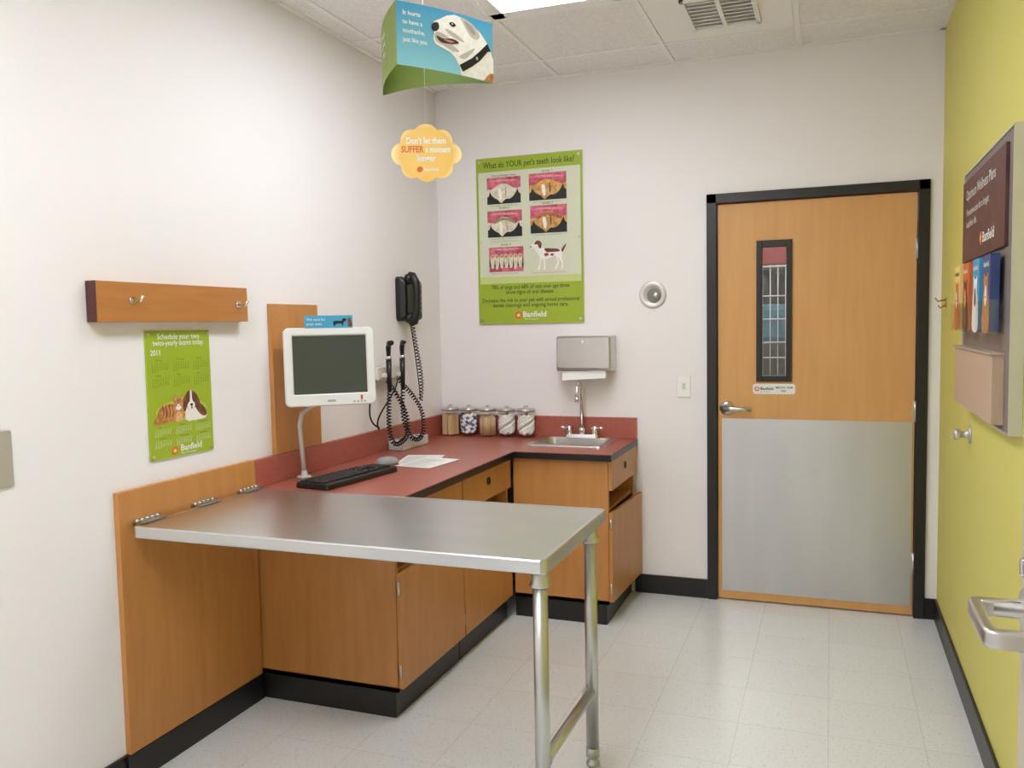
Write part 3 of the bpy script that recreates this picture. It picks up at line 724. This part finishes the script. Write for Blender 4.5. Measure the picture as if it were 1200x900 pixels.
def teeth(u0,v0,u1,v1,style):
    b=B();a=Art(b,(px0,D-.010,pz0),(1,0,0),(0,0,1));w,h_=u1-u0,v1-v0
    a.rect(u0,v0,u1,v1,m_blk,2)
    c=lambda x,y:(u0+w*x,v0+h_*y)
    if style<4:
        a.poly([c(0,1),c(0,.60),c(.06,.56),c(.12,.55),c(.2,.6),c(.3,.7),c(.4,.75),c(.5,.76),c(.6,.73),c(.7,.66),c(.8,.58),c(.9,.56),c(1,.6),c(1,1)],m_pink,4.5)
        a.blob([c(.06,.86),c(.3,.92),c(.7,.90),c(.95,.84),c(.7,.83),c(.3,.85)],m_pinkl,5)
        t=m_tooth if style in(0,2) else m_toothy
        a.blob([c(.08,.62),c(.12,.38),c(.22,.24),c(.32,.16),c(.42,.03),c(.50,.12),c(.58,.18),c(.68,.18),c(.79,.28),c(.88,.46),c(.92,.66),c(.72,.78),c(.5,.84),c(.28,.78)],t,4)
        a.blob([c(-.0,.50),c(.0,.3),c(.05,.32),c(.08,.5),c(.05,.62)],t,3.5);a.blob([c(.92,.62),c(.94,.42),c(1,.36),c(1,.6)],t,3.5)
        a.blob([c(.34,.55),c(.36,.26),c(.42,.14),c(.45,.32),c(.42,.55)],m_glare,5)
        a.blob([c(.54,.6),c(.55,.32),c(.57,.24),c(.585,.36),c(.57,.62)],m_brn if style in(1,3) else M('print_tooth_shadow',(184,172,150),.5),5)
        if style in (1,2,3):
            a.blob([c(.14,.58),c(.24,.68),c(.4,.73),c(.6,.71),c(.76,.62),c(.88,.56),c(.80,.50),c(.6,.60),c(.4,.62),c(.22,.52)],[None,M('print_tartar',(226,170,60),.5,vary=20,vscale=60),M('print_plaque',(150,140,84),.5,vary=20,vscale=60),M('print_tartar_brown',(170,96,44),.5,vary=24,vscale=60)][style],4.3)
    else:
        a.rect(u0,v0+h_*.52,u1,v1,m_pink,3);a.rect(u0,v0,u1,v0+h_*.22,m_pink,3)
        a.blob([c(.05,.92),c(.5,.96),c(.95,.92),c(.5,.86)],m_pinkl,3.5)
        for q in range(7):
            x=.035+q*.135;a.blob([c(x,.60+.06*(q%2)),c(x+.01,.34),c(x+.04,.16-.06*(q in(1,5))),c(x+.09,.16),c(x+.12,.34),c(x+.12,.62),c(x+.06,.72)],m_tooth,4);a.blob([c(x+.02,.62),c(x+.06,.70),c(x+.11,.62),c(x+.06,.56)],m_toothy,4.4)
    return part(po,'teeth_photo',b,label='printed close-up photograph of animal teeth')
phs=[(574,207,614,238),(624,206,667,237),(574,246,615,277),(625,243,667,275),(575,289,616,318)]
for i,(xa,ya,xb,yb) in enumerate(phs): teeth(pu(xa),pv(yb),pu(xb),pv(ya),i)
b=B();a=Art(b,(px0,D-.010,pz0),(1,0,0),(0,0,1))
c=lambda x,y:(pu(x),pv(y))
m_dogw=M('print_dog_white',(246,244,240),.5,vary=6,vscale=50);m_dogs=M('print_dog_shade',(196,190,182),.5)
a.blob([c(633,294.5),c(640,293),c(652,294),c(659,294.5),c(661,299),c(659,302.5),c(654,301.5),c(646,304.5),c(638,304.5),c(634,301)],m_dogw,2)
a.blob([c(641,293),c(650,293.5),c(657,294.5),c(658,297),c(650,297.5),c(643,297)],m_brn,2.6)
a.blob([c(635,301),c(631,296),c(629,292),c(631,288),c(636,287),c(639,292),c(639,299)],m_dogw,2.2)
a.blob([c(624.5,290.5),c(627,287.5),c(630,284),c(635,283.5),c(637.5,287),c(634,291),c(629,291.5),c(626,292.5)],m_dogw,2.4)
a.blob([c(629,287.5),c(631,284),c(635,283.6),c(637.5,287),c(637,292),c(634.5,292),c(633,288)],m_brn,2.8)
a.ell(pu(625),pv(290.4),.004,.004,m_blk,3);a.ell(pu(630),pv(287.3),.003,.003,m_blk,3)
for x,dx,top in ((636.5,-2.5,301),(640,.8,303)):
    a.blob([c(x-1.4,top),c(x+1.5,top),c(x+.8+dx*.4,309),c(x+.8+dx,317),c(x-1.6+dx,317.5),c(x-.6+dx,314),c(x-.7+dx*.4,309)],m_dogw,2.1)
for x,dx in ((656,-2),(659.5,1.5)):
    a.blob([c(x-2.4,300),c(x+1.8,299),c(x+1,305),c(x+2+dx*.4,310),c(x+.6+dx,317),c(x-1.6+dx,317.5),c(x-.4+dx,313),c(x+.1+dx*.3,310),c(x-1.5,306)],m_dogw,2.1)
a.blob([c(660,295.5),c(663,291),c(666,288.5),c(664.5,292.5),c(661.5,298)],m_brn,2)
a.ell(pu(643),pv(300),.014,.009,M('print_organ_red',(190,70,56),.5),3.2);a.ell(pu(649.5),pv(300.5),.010,.007,M('print_organ_liver',(150,60,50),.5),3.2)
part(po,'dog_illustration',b,label='printed walking dog with brown patches')
b=B();a=Art(b,(px0,D-.010,pz0),(1,0,0),(0,0,1))
a.text('What do YOUR pet\'s teeth look like?',W_/2,pv(195.5),.046,m_dkt,2,'CENTER',W_*.86,.01)
caps=[('Normal Healthy Teeth',594,205.8),('Grade 1',645,204.6),('Grade 2',594,243.6),('Grade 3',645,241.5),('Grade 4',595,287)]
for t,x,y in caps: a.text(t,pu(x),pv(y),.015,m_green2,2,'CENTER',.14 if len(t)>8 else .06,.01)
for x,y in ((594,240.5),(645,239.5),(594,279.5),(645,277.6),(594,282.5),(594,320.5)): a.text('Plaque and tartar build up along the gum line',pu(x),pv(y),.008,m_gtxt,2,'CENTER',.16)
a.text('Oral disease can affect your pet\'s heart, liver and kidneys',pu(645),pv(321.5),.009,m_or,2,'CENTER',.20)
a.text('78% of dogs and 68% of cats over age three',W_/2,pv(338.5),.030,m_dkt,2,'CENTER',W_*.74,.01)
a.text('show signs of oral disease.',W_/2,pv(344.5),.030,m_dkt,2,'CENTER',W_*.46,.01)
a.text('Decrease the risk to your pet with annual professional',W_/2,pv(354),.030,m_dkt,2,'CENTER',W_*.92,.01)
a.text('dental cleanings and ongoing home care.',W_/2,pv(360),.030,m_dkt,2,'CENTER',W_*.72,.01)
part(po,'poster_lettering',b)
b=B();a=Art(b,(px0,D-.010,pz0),(1,0,0),(0,0,1))
a.ell(pu(609),pv(370),.022,.020,m_or,2,.6);a.ell(pu(609),pv(370),.010,.009,m_yel,3);a.text('Banfield',pu(614),pv(372),.042,m_wt,2,width=W_*.22,bold=.02);a.text('Pet Hospital',pu(616),pv(375.5),.014,m_wt,2,width=W_*.13)
part(po,'printed_logo',b)
for x in (px0+.02,px1-.02):
    for z in (pz0+.02,(pz0+pz1)/2,pz1-.02):
        b=B();b.cyl((x,D-.010,z),(x,D-.015,z),.008,st_brush,seg=14);part(po,'mounting_screw',b)

# ---------------------------------------------------------------- right wall display
XB=XR-.03
db=thing('brochure_display','grey wall display board with posters and brochure pockets','display board',(XR,3.03,1.12))
by0,by1,bz0,bz1=2.59,3.47,1.125,1.945
b=B();b.box((XB,by0,bz0),(XR-.001,by1,bz1),M('display_taupe',(126,116,110),.45),.001);part(db,'backing_board',b)
m_al=M('aluminium',(205,205,205),.35,.5)
b=B();b.box((XB-.004,by0-.006,bz0-.004),(XR-.001,by0,bz1+.004),m_al);b.box((XB-.004,by0,bz1),(XR-.001,by1,bz1+.004),m_al);b.box((XB-.004,by1,bz0-.004),(XR-.001,by1+.006,bz1+.004),m_al);b.box((XB-.004,by0,bz0-.004),(XR-.001,by1,bz0),m_al)
part(db,'edge_frame',b,label='thin aluminium edge')
def RA(b,y,z,x=XB): return Art(b,(x,y,z),(0,-1,0),(0,0,1))
b=B();b.box((XB-.010,2.66,1.635),(XB,3.45,1.915),m_mar,.001);part(db,'poster_panel',b,label='dark maroon poster panel with white lettering')
b=B();a=RA(b,3.42,1.645,XB-.010)
a.text('Optimum Wellness Plans',.05,.200,.050,m_wt,1,width=.56);a.text('Preventive care for a longer,',.06,.145,.034,m_wt,1,width=.45);a.text('healthier life.',.06,.105,.034,m_wt,1,width=.22)
a.text('Banfield',.40,.03,.045,m_wt,1,width=.2,bold=.02)
part(db,'display_lettering',b)
b=B();a=RA(b,3.42,1.645,XB-.010);a.ell(.37,.045,.022,.022,m_or,1);a.ell(.37,.045,.010,.010,m_yel,2);part(db,'printed_logo',b)
ycs=[3.36,3.16,2.95,2.76];cols=[m_yel,m_or,m_blu,M('print_navy',(52,74,128),.5)]
m_acr=m_jar
for i,y in enumerate(ycs):
    b=B();b.box((XB-.045,y-.075,1.395),(XB,y+.075,1.40),m_acr);b.box((XB-.045,y-.075,1.40),(XB-.042,y+.075,1.49),m_acr);b.box((XB-.045,y-.075,1.40),(XB,y-.072,1.49),m_acr);b.box((XB-.045,y+.072,1.40),(XB,y+.075,1.49),m_acr)
    part(db,'brochure_pocket',b,label='clear acrylic pocket')
for i,y in enumerate(ycs):
    br_=thing('brochure',['yellow brochure standing in a clear pocket','orange brochure standing in a clear pocket','blue brochure with a dog picture in a clear pocket','navy brochure standing in a clear pocket'][i],'brochure',(XB-.02,y,1.401),0,'brochures in the wall display pockets')
    b=B();b.box((XB-.036,y-.062,1.401),(XB-.012,y+.062,1.62),cols[i],.001);part(br_,'brochure_stack',b)
    b=B();a=RA(b,y+.062,1.401,XB-.0365)
    c2=lambda x,z:(.124*x,.219*z)
    a.blob([c2(.08,.02),c2(.1,.4),c2(.24,.55),c2(.22,.76),c2(.40,.72),c2(.60,.72),c2(.78,.76),c2(.76,.55),c2(.9,.4),c2(.92,.02)],[m_or,m_brn,m_dogw,m_tan][i],1);a.blob([c2(.35,.4),c2(.4,.55),c2(.5,.6),c2(.6,.55),c2(.65,.4),c2(.5,.33)],[m_wt,m_tanl,m_brn,m_wt][i],2);a.ell(.062,.098,.006,.004,m_blk,3)
    a.text('Banfield',.02,.185,.02,m_wt if i else m_dkt,1,width=.085,bold=.02)
    part(br_,'brochure_print',b)
b=B();b.box((XB-.03,2.68,1.14),(XB,3.44,1.34),M('display_beige',(194,168,142),.5),.001);b.box((XB-.036,2.675,1.335),(XB,3.445,1.342),M('display_tan_edge',(186,166,146),.5),.002);part(db,'lower_panel',b,label='pale beige lower panel with thin ledge')

ch=thing('coat_hook','small brass double hook on yellow wall','hook',(XR,4.24,1.5))
b=B();b.box((XR-.004,4.225,1.485),(XR,4.255,1.53),M('brass',(190,160,90),.35,.8),.001);
b.tube([(XR-.004,4.24,1.52),(XR-.035,4.24,1.515),(XR-.045,4.24,1.53)],.004,M('brass',(190,160,90),.35,.8),8);b.tube([(XR-.004,4.24,1.495),(XR-.025,4.24,1.485),(XR-.032,4.24,1.497)],.004,M('brass',(190,160,90),.35,.8),8)
part(ch,'hook_body',b)
ds=thing('wall_doorstop','small round steel bumper on yellow wall','door stop',(XR,3.48,1.013))
b=B();b.lathe([(.035,0),(.035,.004),(.014,.008),(.012,.03),(.02,.034),(.02,.05),(.015,.055),(0,.056)],(0,0,0),M('satin_nickel',(205,203,200),.35,.7),T=Matrix.Translation((XR-.0005,3.48,1.013))@Matrix.Rotation(-math.pi/2,4,'Y'));part(ds,'bumper',b)

# ---------------------------------------------------------------- hanging mobile
SH=Vector((.021,.008,0))
A_,B_,C_=Vector((-1.230,2.283,0))+SH,Vector((-1.044,2.588,0))+SH,Vector((-1.436,2.569,0))+SH
mz0,mz1=2.222,2.407
mb=thing('hanging_mobile','three-sided printed cardboard mobile hanging from ceiling','mobile',(-1.237+SH.x,2.48+SH.y,mz0))
def bend(b,P,Q,amt):
    # flat artwork (u,v,offset) wrapped on the gently curved card between P and Q
    P=Vector(P);Q=Vector(Q);L_=(Q-P).length;U=(Q-P).normalized();Z=Vector((0,0,1));N=U.cross(Z)
    for k in range(1,12):
        bmesh.ops.bisect_plane(b.bm,geom=list(b.bm.verts)+list(b.bm.edges)+list(b.bm.faces),plane_co=(L_*k/12,0,0),plane_no=(1,0,0),dist=1e-7)
    for v in b.bm.verts:
        u,w,n_=v.co
        v.co=P+U*u+Z*(mz0+w)+N*(n_+amt*math.sin(math.pi*max(0,min(1,u/L_))))
    b.recalc=False
FL=((0,0,0),(1,0,0),(0,1,0))
def panel(P,Q,mat,lab,amt):
    L_=(Vector(Q)-Vector(P)).length;b=B();b.box((0,0,-.0012),(L_,.185,0),mat);bmesh.ops.recalc_face_normals(b.bm,faces=b.bm.faces);bend(b,P,Q,amt)
    return part(mb,'mobile_panel',b,label=lab)
def gradmat(name,c1,c2,z0,z1,axis=2):
    m,nt,bb=newmat(name);tc=nt.nodes.new('ShaderNodeTexCoord');sp_=nt.nodes.new('ShaderNodeSeparateXYZ');mr=nt.nodes.new('ShaderNodeMapRange');mr.inputs['From Min'].default_value=z0;mr.inputs['From Max'].default_value=z1
    r=nt.nodes.new('ShaderNodeValToRGB');r.color_ramp.elements[0].color=rgb(c1);r.color_ramp.elements[1].color=rgb(c2)
    nt.links.new(tc.outputs['Object'],sp_.inputs[0]);nt.links.new(sp_.outputs[axis],mr.inputs[0]);nt.links.new(mr.outputs[0],r.inputs[0]);nt.links.new(r.outputs[0],bb.inputs['Base Color']);return m
panel(A_,B_,gradmat('print_blue_fade',(142,206,224),(58,152,198),0,.185),'sky blue panel with white dog picture',.016)
m_greenM=M('print_mobile_green',(130,148,62),.5)
panel(C_,A_,m_greenM,'olive green panel with lettering',.014)
panel(B_,C_,M('print_mobile_back',(140,152,84),.6),'pale green rear panel',-.05)
L=(B_-A_).length
b=B();a=Art(b,*FL);w,h_=L,.185
c=lambda x,y:(w*x,h_*y)
a.poly([c(.62,0),c(.60,.14),c(.56,.26),c(.50,.34),c(.42,.38),c(.36,.42),c(.34,.50),c(.35,.60),c(.33,.68),c(.35,.78),c(.41,.84),c(.48,.92),c(.56,.96),c(.66,.94),c(.76,.88),c(.85,.78),c(.92,.66),c(.97,.52),c(1,.40),c(1,0)],m_dogw,1)
a.blob([c(.36,.60),c(.36,.48),c(.44,.42),c(.54,.36),c(.60,.38),c(.54,.46),c(.50,.56),c(.42,.62)],m_dogs,1.6)
a.blob([c(.335,.74),c(.325,.66),c(.355,.62),c(.395,.68),c(.385,.77)],m_blk,2.4)
a.blob([c(.37,.56),c(.44,.53),c(.53,.56),c(.60,.52),c(.54,.48),c(.44,.46),c(.39,.49)],M('print_mouth',(74,44,46),.5),2.2)
a.blob([c(.44,.515),c(.50,.525),c(.55,.515),c(.50,.49)],M('print_tongue',(214,130,134),.5),2.6)
a.blob([c(.50,.80),c(.535,.83),c(.57,.79),c(.535,.755)],m_blk,2.4);a.ell(w*.532,h_*.80,w*.006,h_*.012,m_wt,2.8)
a.blob([c(.62,.95),c(.66,.84),c(.73,.70),c(.80,.66),c(.84,.72),c(.80,.83),c(.72,.91)],m_dogs,1.8);a.blob([c(.66,.90),c(.70,.80),c(.76,.72),c(.79,.74),c(.76,.83),c(.71,.88)],M('print_ear_grey',(166,150,148),.5),2.2)
a.blob([c(.46,.70),c(.56,.66),c(.66,.56),c(.60,.56),c(.50,.62)],m_dogs,1.6);a.blob([c(.60,.30),c(.70,.42),c(.78,.50),c(.74,.40),c(.66,.28)],m_dogs,1.6)
a.poly([c(.60,.16),c(.635,.06),c(.74,.18),c(.84,.32),c(.93,.50),c(.97,.52),c(.93,.64),c(.84,.48),c(.74,.32)],m_blk,2.4)
a.ell(w*.80,h_*.34,w*.014,h_*.03,m_al,2.8)
a.poly([c(.88,0),c(1,0),c(1,.16),c(.95,.14),c(.91,.07)],m_tan,2.4)
bend(b,A_,B_,.016)
part(mb,'dog_picture',b,label='printed white dog head with black collar')
b=B();a=Art(b,*FL)
for t,v,wd in (('It hurts',.80,.16),('to have a',.66,.18),('toothache,',.52,.20),('just like you',.38,.22)): a.text(t,w*.06,h_*v,.018,m_wt,1,width=w*wd,bold=.02)
bend(b,A_,B_,.016);part(mb,'mobile_lettering',b)
b=B();a=Art(b,*FL)
for t,v in (('Healthy teeth,',.72),('healthy pet',.56),('every day',.40)): a.text(t,.04,.185*v,.02,m_wt,1,width=.16,bold=.02)
bend(b,C_,A_,.014);part(mb,'mobile_lettering',b)
b=B();m_str=M('string_white',(225,225,220),.6)
G=(A_+B_+C_)/3
for P in (A_,B_,C_): b.cyl((P.x,P.y,mz1-.004),(G.x,G.y,H-.03),.0009,m_str,seg=6)
b.cyl((G.x,G.y,H-.03),(G.x,G.y,H),.002,m_str,seg=6);b.cyl((G.x,G.y,H-.03),(G.x,G.y,2.0905),.0009,m_str,seg=6)
part(mb,'string',b)
ca=math.radians(24)
cl=thing('cloud_tag','yellow cloud-shaped card hanging below the mobile','sign',(G.x,G.y,1.90),ca)
b=B();m,nt,bb=newmat('print_cloud');tc=nt.nodes.new('ShaderNodeTexCoord');mp=nt.nodes.new('ShaderNodeMapping');mp.inputs['Location'].default_value=(0,0,-.095*7);mp.inputs['Scale'].default_value=(7,7,7)
vl=nt.nodes.new('ShaderNodeVectorMath');vl.operation='LENGTH';r=nt.nodes.new('ShaderNodeValToRGB')
r.color_ramp.elements[0].position=.35;r.color_ramp.elements[0].color=rgb((246,202,110));r.color_ramp.elements[1].position=.74;r.color_ramp.elements[1].color=rgb((252,230,166))
e2=r.color_ramp.elements.new(.58);e2.color=rgb((244,196,104))
nt.links.new(tc.outputs['Object'],mp.inputs[0]);nt.links.new(mp.outputs[0],vl.inputs[0]);nt.links.new(vl.outputs['Value'],r.inputs[0]);nt.links.new(r.outputs[0],bb.inputs['Base Color'])
out=[]
lobes=[(-.074,.0,.038),(-.045,.046,.036),(0,.060,.040),(.048,.045,.036),(.078,.0,.035),(.046,-.043,.038),(0,-.056,.036),(-.045,-.044,.036),(0,0,.07)]
for k in range(120):
    t=2*math.pi*k/120;dx,dz=math.cos(t),math.sin(t);best=.05
    for lx,lz,lr in lobes:
        pj=lx*dx+lz*dz;q=lx*lx+lz*lz-pj*pj
        if lr*lr-q>0: best=max(best,pj+math.sqrt(lr*lr-q))
    out.append((best*dx*1.0,best*dz*.95))
fr=[b.bm.verts.new((x,-.001,.095+z)) for x,z in out];bk=[b.bm.verts.new((x,.001,.095+z)) for x,z in out]
b.face(fr,m);b.face(bk[::-1],m)
for k in range(120): b.face([fr[k],bk[k],bk[(k+1)%120],fr[(k+1)%120]],m)
part(cl,'cloud_card',b,local=True)
b=B();a=Art(b,(0,-.0011,.095),(1,0,0),(0,0,1))
a.text('Don\'t let them',0,.033,.028,m_wt,1,'CENTER',.125,.03);a.text('SUFFER',-.080,.006,.028,m_or,1,'LEFT',.072,.03);a.text('a moment',-.002,.006,.026,m_wt,1,'LEFT',.080,.03);a.text('longer',0,-.022,.028,m_wt,1,'CENTER',.058,.03)
a.ell(-.022,-.048,.010,.009,m_or,1,.6);a.text('Banfield',-.008,-.053,.014,m_wt,1,'LEFT',.045,.02)
part(cl,'cloud_lettering',b,local=True)

# ---------------------------------------------------------------- ceiling fixtures and lights
def emis(name,c,s):
    m,nt,bb=newmat(name);bb.inputs['Base Color'].default_value=(.8,.8,.8,1);bb.inputs['Emission Color'].default_value=c;bb.inputs['Emission Strength'].default_value=s;return m
m_em=emis('fluorescent_diffuser',(.945,.96,1,1),15.5)
m_em2=emis('added_fill_diffuser',(.945,.96,1,1),31)  # stronger glow for the added fill troffer only
def troffer(x0,x1,y0,y1,lab,me_):
    t=thing('ceiling_light',lab,'ceiling light',((x0+x1)/2,(y0+y1)/2,H-.02),0,'fluorescent ceiling lights')
    b=B();w=.06;b.box((x0+w,y0+w,H-.012),(x1-w,y1-w,H-.003),me_,.001);part(t,'diffuser',b,label='glowing white diffuser')
    b=B()
    for lo,hi in [((x0,y0),(x0+w,y1)),((x1-w,y0),(x1,y1)),((x0,y0),(x1,y0+w)),((x0,y1-w),(x1,y1))]: b.box((lo[0],lo[1],H-.014),(hi[0],hi[1],H-.001),m_tbar,.002)
    part(t,'light_frame',b)
troffer(-1.358,-.772,2.297,3.470,'added out-of-view ceiling light giving frontal fill on the back wall',m_em)
troffer(-1.358,-.772,-.143,1.053,'added out-of-view ceiling light giving frontal fill on the back wall',m_em2)  # unseen second troffer, added to brighten the back wall from the front
vt=thing('ceiling_vent','square white metal air vent with louvers in ceiling','vent',(-.455,3.81,H-.03))
b=B();b.box((-.745,3.52,H-.004),(-.165,4.10,H-.001),m_tbar)
m_dk=M('vent_grey',(206,205,204),.8)
b.box((-.58,3.60,H-.008),(-.31,3.95,H-.004),m_dk)
part(vt,'vent_plate',b)
b=B()
for k in range(8):
    y=3.63+.042*k;b.box((-.58,-.008,-.001),(-.31,.010,.001),m_tbar,0,Matrix.Translation((0,y,H-.014))@Matrix.Rotation(.35,4,'X'))
for lo,hi in [((-.595,3.585),(-.575,3.965)),((-.315,3.585),(-.295,3.965)),((-.595,3.585),(-.295,3.605)),((-.595,3.945),(-.295,3.965))]: b.box((lo[0],lo[1],H-.018),(hi[0],hi[1],H-.004),m_tbar,.002)
b.box((-.455,3.60,H-.018),(-.437,3.95,H-.006),m_tbar)
part(vt,'louver',b,label='angled white louver blades')
ld=bpy.data.lights.new('hall_light','AREA');ld.energy=34;ld.size=1.2;lo=bpy.data.objects.new('hall_light',ld);lo.location=(-.3,D+.9,H-.05);COL.objects.link(lo)
w=bpy.data.worlds.new('world');scn.world=w;w.use_nodes=True;w.node_tree.nodes['Background'].inputs[0].default_value=(.9,.95,1,1);w.node_tree.nodes['Background'].inputs[1].default_value=.3
